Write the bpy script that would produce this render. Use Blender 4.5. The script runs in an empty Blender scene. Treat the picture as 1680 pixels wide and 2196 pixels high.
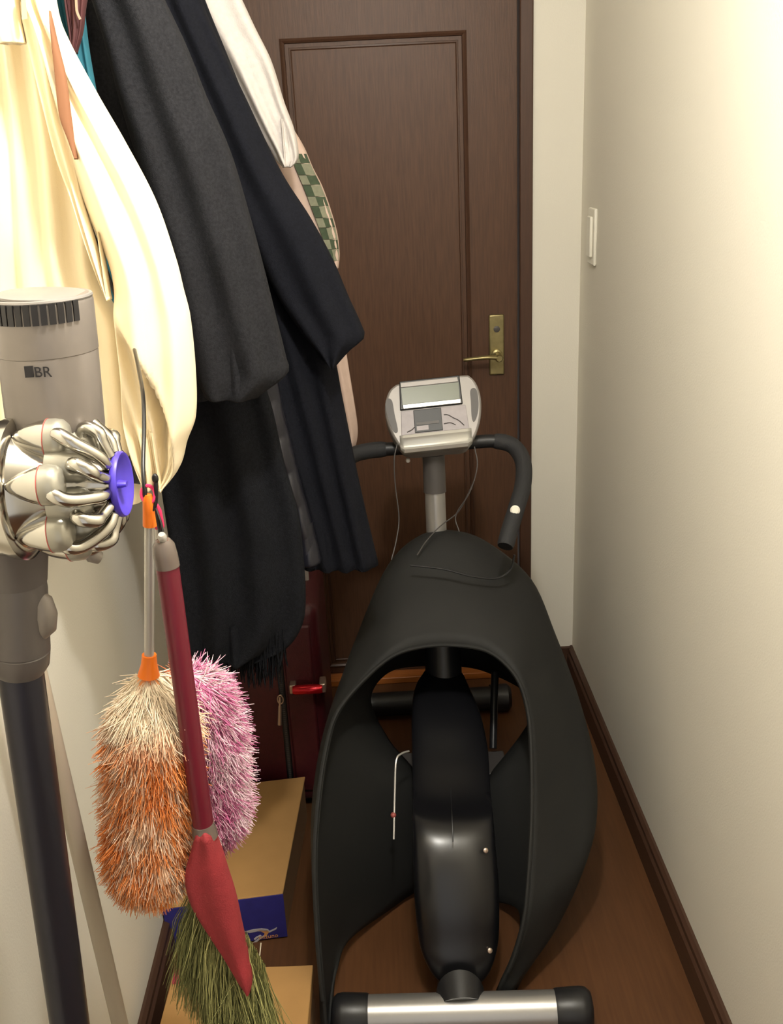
import bpy, bmesh, math, random
from mathutils import Vector, Matrix, noise

# ------------------------------------------------------------------ camera, light, exposure
random.seed(7)
SC = bpy.context.scene
COL = SC.collection
PI = math.pi
F = 2109.0                      # focal length in pixels of the 1680 x 2196 photograph
H = 1.60                        # height of the lens above the floor
_d = Vector((274, 5562, F)).normalized()
_y = Vector((-70, -800, F)); _y = (_y - _d * _y.dot(_d)).normalized()
_z = -_d
_x = _y.cross(_z)
cam = bpy.data.cameras.new('camera')
cam.sensor_fit = 'HORIZONTAL'; cam.sensor_width = 36.0; cam.lens = 36.0 * F / 1680.0
cam.clip_start = 0.02
camo = bpy.data.objects.new('camera', cam); COL.objects.link(camo)
# columns: camera right / up / back axes in world coordinates
R = Matrix(((_x.x, -_x.y, -_x.z), (_y.x, -_y.y, -_y.z), (_z.x, -_z.y, -_z.z)))
camo.matrix_world = Matrix.Translation((0, 0, H)) @ R.to_4x4()
SC.camera = camo

w = bpy.data.worlds.new('world'); SC.world = w; w.use_nodes = True
w.node_tree.nodes['Background'].inputs[0].default_value = (1.0, 0.96, 0.90, 1)
w.node_tree.nodes['Background'].inputs[1].default_value = 0.9

LAMP = bpy.data.lights.new('ceiling_downlight', 'POINT')
LAMP.energy = 48.0; LAMP.color = (1.0, 0.975, 0.91); LAMP.shadow_soft_size = 0.045
lo = bpy.data.objects.new('ceiling_downlight', LAMP); COL.objects.link(lo)
lo.location = (0.08, 0.80, 2.20)

SC.view_settings.view_transform = 'Standard'
SC.view_settings.look = 'None'
SC.view_settings.exposure = 0.0
SC.view_settings.gamma = 1.0
SC.view_settings.use_curve_mapping = False

# ------------------------------------------------------------------ helpers
def ray(px, py):
    v = Vector((px - 840, py - 1098, F))
    return Vector((_x.dot(v), _y.dot(v), _z.dot(v)))
def P(px, py, d):                       # point seen at a pixel, d metres ahead along the corridor
    r = ray(px, py); return r * (d / r.y) + Vector((0, 0, H))
def PZ(px, py, z):                      # point seen at a pixel, at height z
    r = ray(px, py); return r * ((z - H) / r.z) + Vector((0, 0, H))
def PX(px, py, x):                      # point seen at a pixel, on the plane X = x
    r = ray(px, py); return r * (x / r.x) + Vector((0, 0, H))

def lerp(a, b, t): return a + (b - a) * t
def sstep(a, b, x):
    t = max(0.0, min(1.0, (x - a) / (b - a))); return t * t * (3 - 2 * t)
def spline(pts, n):                     # Catmull-Rom through vectors
    out = []; m = len(pts)
    pts = [Vector(p) for p in pts]
    for i in range(m - 1):
        p0 = pts[i - 1] if i else pts[0] * 2 - pts[1]
        p1, p2 = pts[i], pts[i + 1]
        p3 = pts[i + 2] if i + 2 < m else pts[-1] * 2 - pts[-2]
        for k in range(n):
            t = k / n
            out.append(0.5 * ((2 * p1) + (p2 - p0) * t + (2 * p0 - 5 * p1 + 4 * p2 - p3) * t * t + (3 * p1 - p0 - 3 * p2 + p3) * t ** 3))
    out.append(pts[-1].copy())
    return out
def interp(tab, x):                     # smooth table lookup: rows (x, a, b, ...)
    if x <= tab[0][0]: return list(tab[0][1:])
    if x >= tab[-1][0]: return list(tab[-1][1:])
    for i in range(len(tab) - 1):
        if tab[i][0] <= x <= tab[i + 1][0]:
            t = (x - tab[i][0]) / (tab[i + 1][0] - tab[i][0]); r = []
            for k in range(1, len(tab[0])):
                h = tab[i + 1][0] - tab[i][0]
                y0, y1 = tab[i][k], tab[i + 1][k]
                m0 = (y1 - tab[i - 1][k]) / (tab[i + 1][0] - tab[i - 1][0]) if i else (y1 - y0) / h
                m1 = (tab[i + 2][k] - y0) / (tab[i + 2][0] - tab[i][0]) if i + 2 < len(tab) else (y1 - y0) / h
                r.append((2*t**3-3*t*t+1)*y0 + (t**3-2*t*t+t)*h*m0 + (-2*t**3+3*t*t)*y1 + (t**3-t*t)*h*m1)
            return r

class G:                                # geometry collector
    def __init__(s): s.v = []; s.f = []; s.c = []
    def add(s, v, f):
        o = len(s.v); s.v += [Vector(p) for p in v]; s.f += [tuple(i + o for i in q) for q in f]; return s
    def grid(s, rows, close_u=False, close_v=False):
        m, n = len(rows), len(rows[0]); v = [p for r in rows for p in r]; f = []
        for i in range(m if close_v else m - 1):
            for j in range(n if close_u else n - 1):
                a, b = i, (i + 1) % m; c, e = j, (j + 1) % n
                f.append((a*n+c, a*n+e, b*n+e, b*n+c))
        return s.add(v, f)
    def box(s, a, b):
        x0, y0, z0 = a; x1, y1, z1 = b
        return s.add([(x0,y0,z0),(x1,y0,z0),(x1,y1,z0),(x0,y1,z0),(x0,y0,z1),(x1,y0,z1),(x1,y1,z1),(x0,y1,z1)],
                     [(0,3,2,1),(4,5,6,7),(0,1,5,4),(1,2,6,5),(2,3,7,6),(3,0,4,7)])
    def hexa(s, base, top):             # 4 base corners, 4 top corners (counter-clockwise from above)
        return s.add(list(base) + list(top), [(0,3,2,1),(4,5,6,7),(0,1,5,4),(1,2,6,5),(2,3,7,6),(3,0,4,7)])
    def tube(s, pts, r, n=12, caps=True, flat=None):
        pts = [Vector(p) for p in pts]; m = len(pts)
        rs = r if isinstance(r, (list, tuple)) else [r] * m
        t0 = (pts[1] - pts[0]).normalized()
        up = Vector((0, 0, 1)) if abs(t0.z) < 0.9 else Vector((0, 1, 0))
        nrm = t0.cross(up).normalized(); rows = []
        for i, p in enumerate(pts):
            t = (pts[min(i+1, m-1)] - pts[max(i-1, 0)]).normalized()
            nrm = (nrm - t * nrm.dot(t)).normalized(); b = t.cross(nrm)
            k = 1 if flat is None else flat
            rows.append([p + (nrm * math.cos(2*PI*j/n) + b * (k * math.sin(2*PI*j/n))) * rs[i] for j in range(n)])
        o = len(s.v); s.grid(rows, close_u=True)
        if caps:
            s.f.append(tuple(range(o + n - 1, o - 1, -1))); q = o + (m - 1) * n
            s.f.append(tuple(range(q, q + n)))
        return s
    def lathe(s, o, ax, prof, n=32, caps=True):     # profile (along, radius)
        o, ax = Vector(o), Vector(ax).normalized()
        up = Vector((0, 0, 1)) if abs(ax.z) < 0.9 else Vector((0, 1, 0))
        u = ax.cross(up).normalized(); b = ax.cross(u)
        rows = [[o + ax * a + (u * math.cos(2*PI*j/n) + b * math.sin(2*PI*j/n)) * max(r, 1e-5) for j in range(n)] for a, r in prof]
        q = len(s.v); s.grid(rows, close_u=True)
        if caps:
            s.f.append(tuple(range(q + n - 1, q - 1, -1))); e = q + (len(prof) - 1) * n
            s.f.append(tuple(range(e, e + n)))
        return s
    def prism(s, poly, fr, depth):      # polygon in frame fr=(origin, u, v, n), extruded by depth along -n
        o, u, v, n = fr; m = len(poly)
        a = [o + u * x + v * y for x, y in poly]; b = [p - n * depth for p in a]
        q = len(s.v); s.v += a + b
        s.f.append(tuple(range(q, q + m))); s.f.append(tuple(range(q + 2*m - 1, q + m - 1, -1)))
        for i in range(m):
            j = (i + 1) % m; s.f.append((q+i, q+m+i, q+m+j, q+j))
        return s
    def ball(s, c, r, nu=16, nv=10, sc=(1, 1, 1)):
        c = Vector(c); rows = []
        for i in range(nv + 1):
            a = PI * i / nv
            rows.append([c + Vector((math.sin(a)*math.cos(2*PI*j/nu)*sc[0], math.sin(a)*math.sin(2*PI*j/nu)*sc[1], math.cos(a)*sc[2])) * r for j in range(nu)])
        return s.grid(rows, close_u=True)

def wloc(p):
    v = Vector((0, 0, 0))
    while p: v += p.location; p = p.parent
    return v
def obj(name, g, m, parent=None, sharp=40, bevel=0, solid=0, kind=None, label=None, segs=2):
    me = bpy.data.meshes.new(name)
    if parent: off = wloc(parent)
    else:
        lo_ = [min(p[i] for p in g.v) for i in range(3)]; hi_ = [max(p[i] for p in g.v) for i in range(3)]
        off = Vector(((lo_[0]+hi_[0])/2, (lo_[1]+hi_[1])/2, lo_[2]))
    me.from_pydata([p - off for p in g.v], [], g.f); me.validate()
    bm = bmesh.new(); bm.from_mesh(me); bmesh.ops.recalc_face_normals(bm, faces=bm.faces)
    bm.to_mesh(me); bm.free()
    if g.c and len(g.c) == len(me.vertices):
        at = me.color_attributes.new('tint', 'FLOAT_COLOR', 'POINT')
        at.data.foreach_set('color', [x for c in g.c for x in (c[0], c[1], c[2], 1.0)])
    me.polygons.foreach_set('use_smooth', [True] * len(me.polygons))
    if sharp: me.set_sharp_from_angle(angle=math.radians(sharp))
    me.materials.append(m)
    o = bpy.data.objects.new(name, me); COL.objects.link(o)
    if parent: o.parent = parent
    else: o.location = off
    if solid:
        s = o.modifiers.new('thickness', 'SOLIDIFY'); s.thickness = solid; s.offset = -1
    if bevel:
        b = o.modifiers.new('bevel', 'BEVEL'); b.width = bevel; b.segments = segs; b.limit_method = 'ANGLE'; b.angle_limit = math.radians(35)
    if kind: o['kind'] = kind
    if label: o['label'] = label
    return o
def tag(o, label, cat, group=None):
    o['label'] = label; o['category'] = cat
    if group: o['group'] = group
    return o
def thing(name, label, cat, loc=(0, 0, 0), group=None):
    o = bpy.data.objects.new(name, None); COL.objects.link(o); o.location = loc; o.empty_display_size = 0.05
    return tag(o, label, cat, group)
def struct(name, g, m, parent=None, **k):
    o = obj(name, g, m, parent, **k)
    if not parent: o['kind'] = 'structure'
    return o
def to_mesh(fo):                        # turn a text object into a plain mesh part
    bpy.context.view_layer.update()
    me = bpy.data.meshes.new_from_object(fo.evaluated_get(bpy.context.evaluated_depsgraph_get()))
    o = bpy.data.objects.new(fo.name + '_mesh', me); COL.objects.link(o); o.parent = fo.parent
    o.matrix_local = fo.matrix_local.copy(); nm = fo.name
    bpy.data.objects.remove(fo); o.name = nm
    return o
def copy_part(o, parent):
    c = o.copy(); COL.objects.link(c); c.parent = parent; return c

# ------------------------------------------------------------------ materials
def srgb(r, g, b):
    f = lambda c: (c / 255 / 12.92) if c / 255 <= 0.04045 else ((c / 255 + 0.055) / 1.055) ** 2.4
    return (f(r), f(g), f(b), 1)
def mat(name, col, rough=0.5, metal=0.0, spec=0.5, bump=0, bscale=200, var=0, vscale=30, stretch=None, coat=0, sheen=0, tint=False, sss=0, trans=0, alpha=1):
    m = bpy.data.materials.new(name); m.use_nodes = True; nt = m.node_tree; N = nt.nodes; L = nt.links
    b = N['Principled BSDF']; b.inputs['Base Color'].default_value = col
    b.inputs['Roughness'].default_value = rough; b.inputs['Metallic'].default_value = metal
    b.inputs['Specular IOR Level'].default_value = spec
    b.inputs['Coat Weight'].default_value = coat; b.inputs['Sheen Weight'].default_value = sheen
    b.inputs['Transmission Weight'].default_value = trans; b.inputs['Alpha'].default_value = alpha
    tc = N.new('ShaderNodeTexCoord'); mp = N.new('ShaderNodeMapping'); L.new(tc.outputs['Object'], mp.inputs[0])
    if stretch: mp.inputs['Scale'].default_value = stretch
    src = None
    if tint:
        a = N.new('ShaderNodeAttribute'); a.attribute_name = 'tint'; src = a.outputs['Color']; L.new(src, b.inputs['Base Color'])
    if var:
        n = N.new('ShaderNodeTexNoise'); n.inputs['Scale'].default_value = vscale; n.inputs['Detail'].default_value = 6
        L.new(mp.outputs[0], n.inputs['Vector'])
        r = N.new('ShaderNodeMapRange'); r.inputs[1].default_value = 0.3; r.inputs[2].default_value = 0.7
        r.inputs[3].default_value = 1 - var; r.inputs[4].default_value = 1 + var; L.new(n.outputs[0], r.inputs[0])
        mx = N.new('ShaderNodeMix'); mx.data_type = 'RGBA'; mx.blend_type = 'MULTIPLY'; mx.inputs[0].default_value = 1
        mx.inputs[6].default_value = col
        if src: L.new(src, mx.inputs[6])
        L.new(r.outputs[0], mx.inputs[7]); L.new(mx.outputs[2], b.inputs['Base Color'])
    if bump:
        n2 = N.new('ShaderNodeTexNoise'); n2.inputs['Scale'].default_value = bscale; n2.inputs['Detail'].default_value = 4
        L.new(mp.outputs[0], n2.inputs['Vector'])
        bp = N.new('ShaderNodeBump'); bp.inputs['Strength'].default_value = bump; bp.inputs['Distance'].default_value = 0.002
        L.new(n2.outputs[0], bp.inputs['Height']); L.new(bp.outputs[0], b.inputs['Normal'])
    return m

M = {}
M['wall'] = mat('wallpaper', srgb(231, 226, 213), 0.9, spec=0.2, bump=0.25, bscale=260)
M['ceil'] = mat('ceiling_paper', srgb(235, 230, 220), 0.95, spec=0.2)
M['door'] = mat('door_veneer', srgb(84, 58, 42), 0.45, spec=0.35, bump=0.12, bscale=60, var=0.16, vscale=26, stretch=(9, 9, 0.5))
M['door2'] = mat('door_moulding', srgb(74, 50, 37), 0.42, spec=0.4, var=0.12, vscale=26, stretch=(9, 9, 0.5))
M['base'] = mat('baseboard_wood', srgb(72, 50, 38), 0.45, spec=0.35, var=0.12, vscale=20, stretch=(8, 0.5, 8))
M['floor'] = mat('floor_laminate', srgb(88, 57, 34), 0.45, spec=0.3, bump=0.05, bscale=50, var=0.14, vscale=14, stretch=(9, 0.6, 1))
M['sill'] = mat('sill_wood', srgb(170, 100, 44), 0.45, var=0.18, vscale=16, stretch=(0.6, 9, 9))
M['brass'] = mat('aged_brass', srgb(150, 138, 98), 0.38, metal=0.85, var=0.15, vscale=60)
M['plastic_white'] = mat('white_plastic', srgb(232, 228, 214), 0.4)
M['blackp'] = mat('black_plastic', srgb(30, 30, 32), 0.36, spec=0.5, bump=0.08, bscale=900)
M['shell'] = mat('matte_shell', srgb(31, 31, 30), 0.66, spec=0.3, bump=0.15, bscale=1200)
M['gloss'] = mat('gloss_shroud', srgb(17, 17, 20), 0.28, spec=0.6)
M['foam'] = mat('black_foam', srgb(32, 32, 34), 0.75, bump=0.3, bscale=700)
M['silver'] = mat('silver_paint', srgb(176, 174, 172), 0.32, metal=0.75)
M['ledge'] = mat('ledge_silver', srgb(196, 194, 188), 0.28, metal=0.5)
M['silver2'] = mat('silver_plastic', srgb(136, 131, 127), 0.42, metal=0.25)
M['greyp'] = mat('dark_grey_plastic', srgb(74, 70, 68), 0.5)
M['lcd'] = mat('lcd_panel', srgb(92, 98, 80), 0.3, var=0.05, vscale=20)
M['print'] = mat('printed_panel', srgb(150, 142, 144), 0.45, var=0.08, vscale=60)
M['vac'] = mat('vacuum_grey', srgb(124, 116, 110), 0.42, metal=0.25, var=0.04, vscale=40)
M['vacd'] = mat('vacuum_dark_grey', srgb(92, 86, 84), 0.42, metal=0.2)
M['chrome'] = mat('satin_cyclone', srgb(190, 186, 178), 0.16, metal=1.0)
M['cup'] = mat('cyclone_cup', srgb(158, 154, 142), 0.28, metal=0.45)
M['purple'] = mat('purple_plastic', srgb(78, 60, 188), 0.4)
M['redring'] = mat('red_seal', srgb(164, 84, 78), 0.5)
M['slot'] = mat('vent_dark', srgb(40, 38, 40), 0.5, metal=0.3)
M['wand'] = mat('wand_tube', srgb(52, 52, 62), 0.3, metal=0.55)
M['pole'] = mat('grey_pole', srgb(188, 176, 158), 0.4)
M['cream'] = mat('cream_cotton', srgb(250, 234, 200), 0.85, spec=0.2, bump=0.12, bscale=900, sheen=0.1)
M['tan'] = mat('tan_lining', srgb(138, 96, 70), 0.75, spec=0.2)
M['char'] = mat('charcoal_wool', srgb(36, 36, 39), 0.95, spec=0.15, bump=0.5, bscale=700, var=0.3, vscale=260)
M['navy'] = mat('navy_wool', srgb(22, 23, 29), 0.95, spec=0.12, bump=0.4, bscale=700, var=0.25, vscale=260)
M['stole'] = mat('black_knit', srgb(24, 25, 29), 0.95, spec=0.12, bump=0.6, bscale=500, var=0.3, vscale=220)
M['nylon'] = mat('black_nylon', srgb(28, 28, 36), 0.32, spec=0.5, bump=0.4, bscale=60)
M['white'] = mat('white_knit', srgb(196, 189, 184), 0.9, spec=0.2, bump=0.3, bscale=400, var=0.05, vscale=120)
M['pink'] = mat('pale_pink_cloth', srgb(192, 168, 154), 0.88, spec=0.2, var=0.04, vscale=60)
M['teal'] = mat('teal_cloth', srgb(28, 92, 108), 0.8, var=0.15, vscale=40)
M['maroon'] = mat('maroon_cloth', srgb(70, 32, 34), 0.75, var=0.15, vscale=80)
M['green'] = mat('green_print', srgb(56, 68, 48), 0.85, var=0.2, vscale=120)
M['greygreen'] = mat('grey_green_print', srgb(118, 118, 98), 0.85, var=0.12, vscale=120)
M['navytrim'] = mat('navy_cloth', srgb(38, 38, 60), 0.9)
M['case'] = mat('maroon_suitcase', srgb(70, 20, 26), 0.45, spec=0.5, bump=0.25, bscale=300, var=0.12, vscale=80)
M['redmetal'] = mat('red_metal', srgb(190, 24, 34), 0.16, metal=0.6)
M['zip'] = mat('zip_metal', srgb(196, 176, 160), 0.35, metal=0.8)
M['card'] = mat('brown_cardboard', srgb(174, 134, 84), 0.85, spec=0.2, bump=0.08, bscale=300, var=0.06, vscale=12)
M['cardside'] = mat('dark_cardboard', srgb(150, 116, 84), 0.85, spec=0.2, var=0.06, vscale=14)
M['blue'] = mat('blue_print', srgb(48, 46, 128), 0.6, var=0.1, vscale=40)
M['logo'] = mat('logo_grey', srgb(196, 190, 196), 0.6)
M['logo2'] = mat('logo_orange', srgb(226, 160, 96), 0.6)
M['magenta'] = mat('magenta_tape', srgb(176, 34, 74), 0.5)
M['orange'] = mat('orange_plastic', srgb(244, 122, 22), 0.45)
M['hotpink'] = mat('pink_cord', srgb(226, 52, 104), 0.6)
M['alu'] = mat('aluminium_tube', srgb(196, 192, 186), 0.35, metal=0.5)
M['hookb'] = mat('black_vinyl', srgb(20, 17, 17), 0.3)
M['broomred'] = mat('red_tube', srgb(104, 22, 40), 0.34, spec=0.45)
M['broomcloth'] = mat('red_cloth', srgb(150, 44, 50), 0.7, bump=0.4, bscale=500, var=0.12, vscale=40)
M['clear'] = mat('smoky_plastic', srgb(112, 100, 92), 0.25, alpha=0.85)
M['straw'] = mat('straw', srgb(160, 160, 90), 0.7, tint=True)
M['fibre'] = mat('microfibre', srgb(240, 150, 90), 0.75, spec=0.2, tint=True)
M['string'] = mat('white_string', srgb(210, 200, 180), 0.8)
M['black'] = mat('black_paint', srgb(22, 22, 24), 0.45)

# ------------------------------------------------------------------ the room
XL, XR, YD, ZC = -0.50, 0.585, 2.73, 2.40
YB = -1.3
struct('floor', G().box((XL - .1, YB, -.05), (XR + .1, YD + .2, 0)), M['floor'])
struct('ceiling', G().box((XL - .1, YB, ZC), (XR + .1, YD + .2, ZC + .05)), M['ceil'])
struct('wall_left', G().box((XL - .1, YB, 0), (XL, YD + .2, ZC)), M['wall'])
struct('wall_right', G().box((XR, YB, 0), (XR + .1, YD + .2, ZC)), M['wall'])
DX0, DX1, DT = -0.33, 0.418, 2.0                   # door leaf
FW = 0.034                                         # frame width
struct('wall_front', G().box((DX1 + FW, YD, 0), (XR, YD + .1, ZC)).box((XL, YD, 0), (DX0 - FW, YD + .1, ZC)).box((DX0 - FW, YD, DT + FW), (DX1 + FW, YD + .1, ZC)), M['wall'], sharp=30)
struct('trim_1', G().box((DX1, YD - .012, 0), (DX1 + FW, YD + .09, DT)).box((DX0 - FW, YD - .012, 0), (DX0, YD + .09, DT)).box((DX0 - FW, YD - .012, DT), (DX1 + FW, YD + .09, DT + FW)), M['door2'], bevel=.003)
struct('trim_2', G().box((DX0, YD - .03, 0), (DX1, YD + .09, .022)), M['sill'], bevel=.003)
# baseboards with a ledge on top
def baseboard(name, x, s, y0, y1):
    prof = [(0, 0), (.018, 0), (.018, .062), (.013, .068), (.013, .080), (.006, .086), (0, .086)]
    rows = [[Vector((x - s * a, y, b)) for a, b in prof] for y in (y0, y1)]
    return struct(name, G().grid(rows, close_u=True), M['base'], sharp=25)
baseboard('baseboard_right', XR, 1, YB, YD)
baseboard('baseboard_left', XL, -1, YB, YD)
struct('baseboard_front', G().box((DX1 + FW, YD - .013, 0), (XR, YD, .085)).box((XL, YD - .013, 0), (DX0 - FW, YD, .085)), M['base'], bevel=.003)

# door leaf with a recessed, moulded panel
d1 = struct('door_1', G().box((DX0 + .003, YD + .012, .026), (DX1 - .003, YD + .048, DT - .003)), M['door'], bevel=.002)
PX0, PX1, PZ0, PZ1 = -0.187, 0.285, 0.05, 1.848
def mould(x0, z0, x1, z1, prof, y):
    g = G(); rows = []
    for a, b in prof:
        rows.append([Vector((x0 + a, y - b, z0 + a)), Vector((x1 - a, y - b, z0 + a)), Vector((x1 - a, y - b, z1 - a)), Vector((x0 + a, y - b, z1 - a))])
    return g.grid(rows, close_u=True)
struct('moulding', mould(PX0, PZ0, PX1, PZ1, [(0, 0), (0, .005), (.006, .010), (.011, .006), (.013, -.004), (.020, -.004), (.022, .003), (.026, .004), (.030, .0)], YD + .012), M['door2'], d1, sharp=25)
struct('panel', G().box((PX0 + .028, YD + .0095, PZ0 + .028), (PX1 - .028, YD + .014, PZ1 - .028)), M['door'], d1, bevel=.001)
hx = 0.355
struct('handle_plate', G().box((hx - .0215, YD + .003, .962), (hx + .0215, YD + .013, 1.132)), M['brass'], d1, bevel=.004, segs=3)
hz = 1.020
hp = struct('door_handle', G().lathe((hx, YD + .004, hz), (0, -1, 0), [(0, .016), (.006, .015), (.008, .010), (.045, .009), (.050, .011), (.056, .008)], 20)
       .tube(spline([(hx + .004, YD - .044, hz), (hx - .03, YD - .046, hz + .004), (hx - .07, YD - .044, hz + .002), (hx - .098, YD - .040, hz - .001)], 6), [.008]*10 + [.0075]*8 + [.006], 12, flat=.75), M['brass'], d1)
struct('keyhole', G().lathe((hx, YD + .004, hz + .072), (0, -1, 0), [(0, .009), (.003, .009), (.004, .007)], 16), M['greyp'], d1)

# light switch on the right wall
a = PX(1275, 445, XR); b = PX(1275, 568, XR)
sy, sz0, sz1 = (a.y + b.y) / 2, b.z, a.z
sw = thing('light_switch', 'white rocker light switch plate on the right wall near the far corner', 'light switch', (XR, sy, sz0))
obj('switch_plate', G().box((XR - .009, sy - .036, sz0), (XR, sy + .036, sz1)), M['plastic_white'], sw, bevel=.004)
obj('rocker', G().box((XR - .016, sy - .020, sz0 + .02), (XR - .008, sy + .020, sz1 - .02)), M['plastic_white'], sw, bevel=.003)

# ------------------------------------------------------------------ exercise bike
bk = thing('exercise_bike', 'black exercise bike with silver console, hooded shell and silver rear foot bar', 'exercise bike', (0.12, 1.9, 0))
# rear stabiliser
BY, BZ = 1.405, .046
xa, xb = -.137, .352
k = (xb - xa)
def barpt(x): return Vector((x, BY - .02 * ((x - .108) / k), BZ))
c0, c1 = xa + .062, xb - .066
obj('foot_bar', G().tube([barpt(c0), barpt((c0 + c1) / 2), barpt(c1)], .036, 36), M['silver'], bk)
for (p, q, s) in ((c0, xa, -1), (c1, xb, 1)):
    o = obj('end_cap', G().lathe(barpt(p), barpt(q) - barpt(p), [(-.004, .0375), (0, .039), (.045, .041), (.056, .039), (.064, .032), (.067, .015)], 32), M['blackp'], bk)
    o['label'] = 'ribbed black end cap'
# central rear shroud
rows_sh = [(2103, 944, 1032, 1.452, .03), (2080, 924, 1050, 1.455, .045), (2040, 905, 1064, 1.463, .06), (2000, 896, 1070, 1.476, .068), (1900, 888, 1070, 1.51, .075), (1800, 886, 1062, 1.562, .075),
           (1740, 886, 1057, 1.612, .072), (1690, 886, 1052, 1.69, .07), (1600, 884, 1046, 1.80, .07), (1530, 884, 1030, 1.88, .07), (1490, 890, 1012, 1.93, .07), (1462, 906, 1000, 1.97, .06)]
rows_sh = sorted(rows_sh)
rows = []
ys = [1462 + (2103 - 1462) * i / 60 for i in range(61)]
for y in reversed(ys):
    L, R_, dd, th = interp(rows_sh, y); A = P(L, y, dd + th * .5); B = P(R_, y, dd + th * .5)
    rows.append([A + (B - A) * (.5 + .5 * (abs(math.cos(t)) ** .72) * (1 if math.cos(t) > 0 else -1)) + Vector((0, -th * .55 * (1 if math.sin(t) > 0 else -2.2) * abs(math.sin(t)) ** .85, .0)) for t in [2*PI*j/48 for j in range(48)]])
g = G().grid(rows, close_u=True); n = 48; g.f.append(tuple(range(n - 1, -1, -1))); g.f.append(tuple(range(len(g.v) - n, len(g.v))))
shr = obj('rear_shroud', g, M['gloss'], bk, sharp=60)
seam = [P(lerp(967, 972, i / 20), lerp(1690, 1805, i / 20), interp(rows_sh, lerp(1690, 1805, i / 20))[2] - .0025) for i in range(21)]
obj('seam', G().tube(seam, .0012, 6), M['black'], shr)
for (px, py) in ((1042, 1828), (1051, 2043)):
    c = P(px, py, interp(rows_sh, py)[2] + .006)
    obj('screw', G().lathe(c + Vector((-.0, .006, 0)), (.35, -1, .6), [(0, .005), (.004, .005), (.0055, .003)], 12), M['zip'], shr)
# neck to the bar
a = P(983, 2085, 1.50); bpt = barpt(.108) + Vector((-.003, 0, 0))
obj('neck', G().tube([a, lerp(a, bpt, .5), bpt + Vector((0, .020, .026)), bpt + Vector((0, .004, .018))], [.040, .044, .046, .038], 28), M['blackp'], bk)
# frame tube, flywheel housing and front stabiliser
obj('frame_tube', G().tube([P(975, 2060, 1.56), P(965, 1700, 1.80), P(958, 1560, 2.02), P(950, 1480, 2.2), (.12, 2.50, .05)], [.03, .03, .03, .03, .03], 16), M['black'], bk)
fly = obj('flywheel_housing', G().lathe((.075, 2.02, .24), (1, 0, 0), [(0, .13), (.006, .15), (.02, .16), (.07, .16), (.084, .15), (.09, .13)], 40), M['blackp'], bk)
obj('front_bar', G().tube([(-.08, 2.52, .04), (.33, 2.52, .04)], .035, 24), M['black'], bk)
for x in (-.08, .33):
    obj('end_cap', G().lathe((x, 2.52, .04), (1 if x > 0 else -1, 0, 0), [(-.03, .04), (.02, .041), (.03, .03)], 24), M['blackp'], bk)
# cranks and pedals
pc = P(1058, 1540, 2.02)
obj('crank', G().tube([P(1062, 1442, 2.1), P(1060, 1520, 2.04), P(1058, 1605, 1.98)], .009, 12), M['blackp'], bk)
obj('pedal', G().box((P(1040, 1630, 1.95).x, 1.90, P(1060, 1640, 1.95).z - .012), (P(1085, 1630, 1.95).x, 1.99, P(1060, 1640, 1.95).z + .012)), M['greyp'], bk, bevel=.004)
pl = P(872, 1650, 1.93)
obj('pedal', G().box((pl.x - .03, 1.88, pl.z - .012), (pl.x + .02, 1.98, pl.z + .012)), M['greyp'], bk, bevel=.004)
# thin rod with a red bead beside the shroud
rod = spline([P(877, 1611, 1.80), P(862, 1616, 1.78), P(850, 1632, 1.76), P(847, 1700, 1.72), P(845, 1800, 1.66)], 6)
rb = obj('strap_rod', G().tube(rod, .0022, 8), M['alu'], bk)
obj('bead', G().ball(P(844, 1748, 1.692), .006), M['redring'], rb)

# hooded shell: grid from the near rim over the outer bulge to the inner far edge
rim = [(702, 2246, 1.365), (688, 2100, 1.41), (680, 2000, 1.45), (674, 1850, 1.52), (682, 1720, 1.60), (698, 1610, 1.68), (722, 1530, 1.75), (775, 1463, 1.80), (840, 1408, 1.83), (905, 1387, 1.845), (980, 1384, 1.845), (1050, 1398, 1.83),
       (1104, 1446, 1.79), (1130, 1510, 1.75), (1140, 1600, 1.69), (1141, 1750, 1.60), (1134, 1880, 1.53), (1124, 1975, 1.485), (1100, 2060, 1.46), (1066, 2128, 1.45)]
out = [(692, 2240, 1.40), (690, 2100, 1.46), (684, 2000, 1.51), (678, 1850, 1.59), (684, 1720, 1.70), (700, 1600, 1.79), (726, 1490, 1.87), (765, 1365, 1.97), (832, 1212, 2.07), (905, 1146, 2.115), (980, 1138, 2.12), (1052, 1166, 2.11),
       (1140, 1242, 2.06), (1192, 1360, 1.98), (1236, 1480, 1.90), (1272, 1620, 1.79), (1281, 1745, 1.69), (1258, 1850, 1.61), (1195, 1990, 1.54), (1098, 2128, 1.46)]
bac = [(712, 2200, 1.42), (722, 2080, 1.52), (748, 2010, 1.62), (850, 1935, 1.74), (930, 1860, 1.80), (905, 1690, 1.86), (830, 1590, 1.97), (790, 1500, 2.02), (830, 1440, 2.16), (905, 1425, 2.26), (980, 1425, 2.27), (1050, 1440, 2.22),
       (1138, 1490, 2.10), (1150, 1570, 2.02), (1050, 1670, 1.90), (1000, 1800, 1.84), (1030, 1915, 1.76), (1116, 1955, 1.64), (1104, 2060, 1.52), (1084, 2118, 1.47)]
S = 6
curves = [spline([P(*q) for q in c], S) for c in (rim, out, bac)]
rows = []
for i in range(len(curves[0])):
    r0, r1, r2 = (c[i] for c in curves)
    lip = r0 + (r1 - r0) * .06 + (r1 - r2) * 0.0
    mid = (r0 + r1) * .5 + ((r1 - r2).normalized() * .012)
    rows.append(spline([r0, mid, r1, (r1 + r2) * .5 + (r1 - r0).normalized() * .02, r2], 5))
sh = obj('hooded_shell', G().grid(rows), M['shell'], bk, sharp=0, solid=.007)
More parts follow.
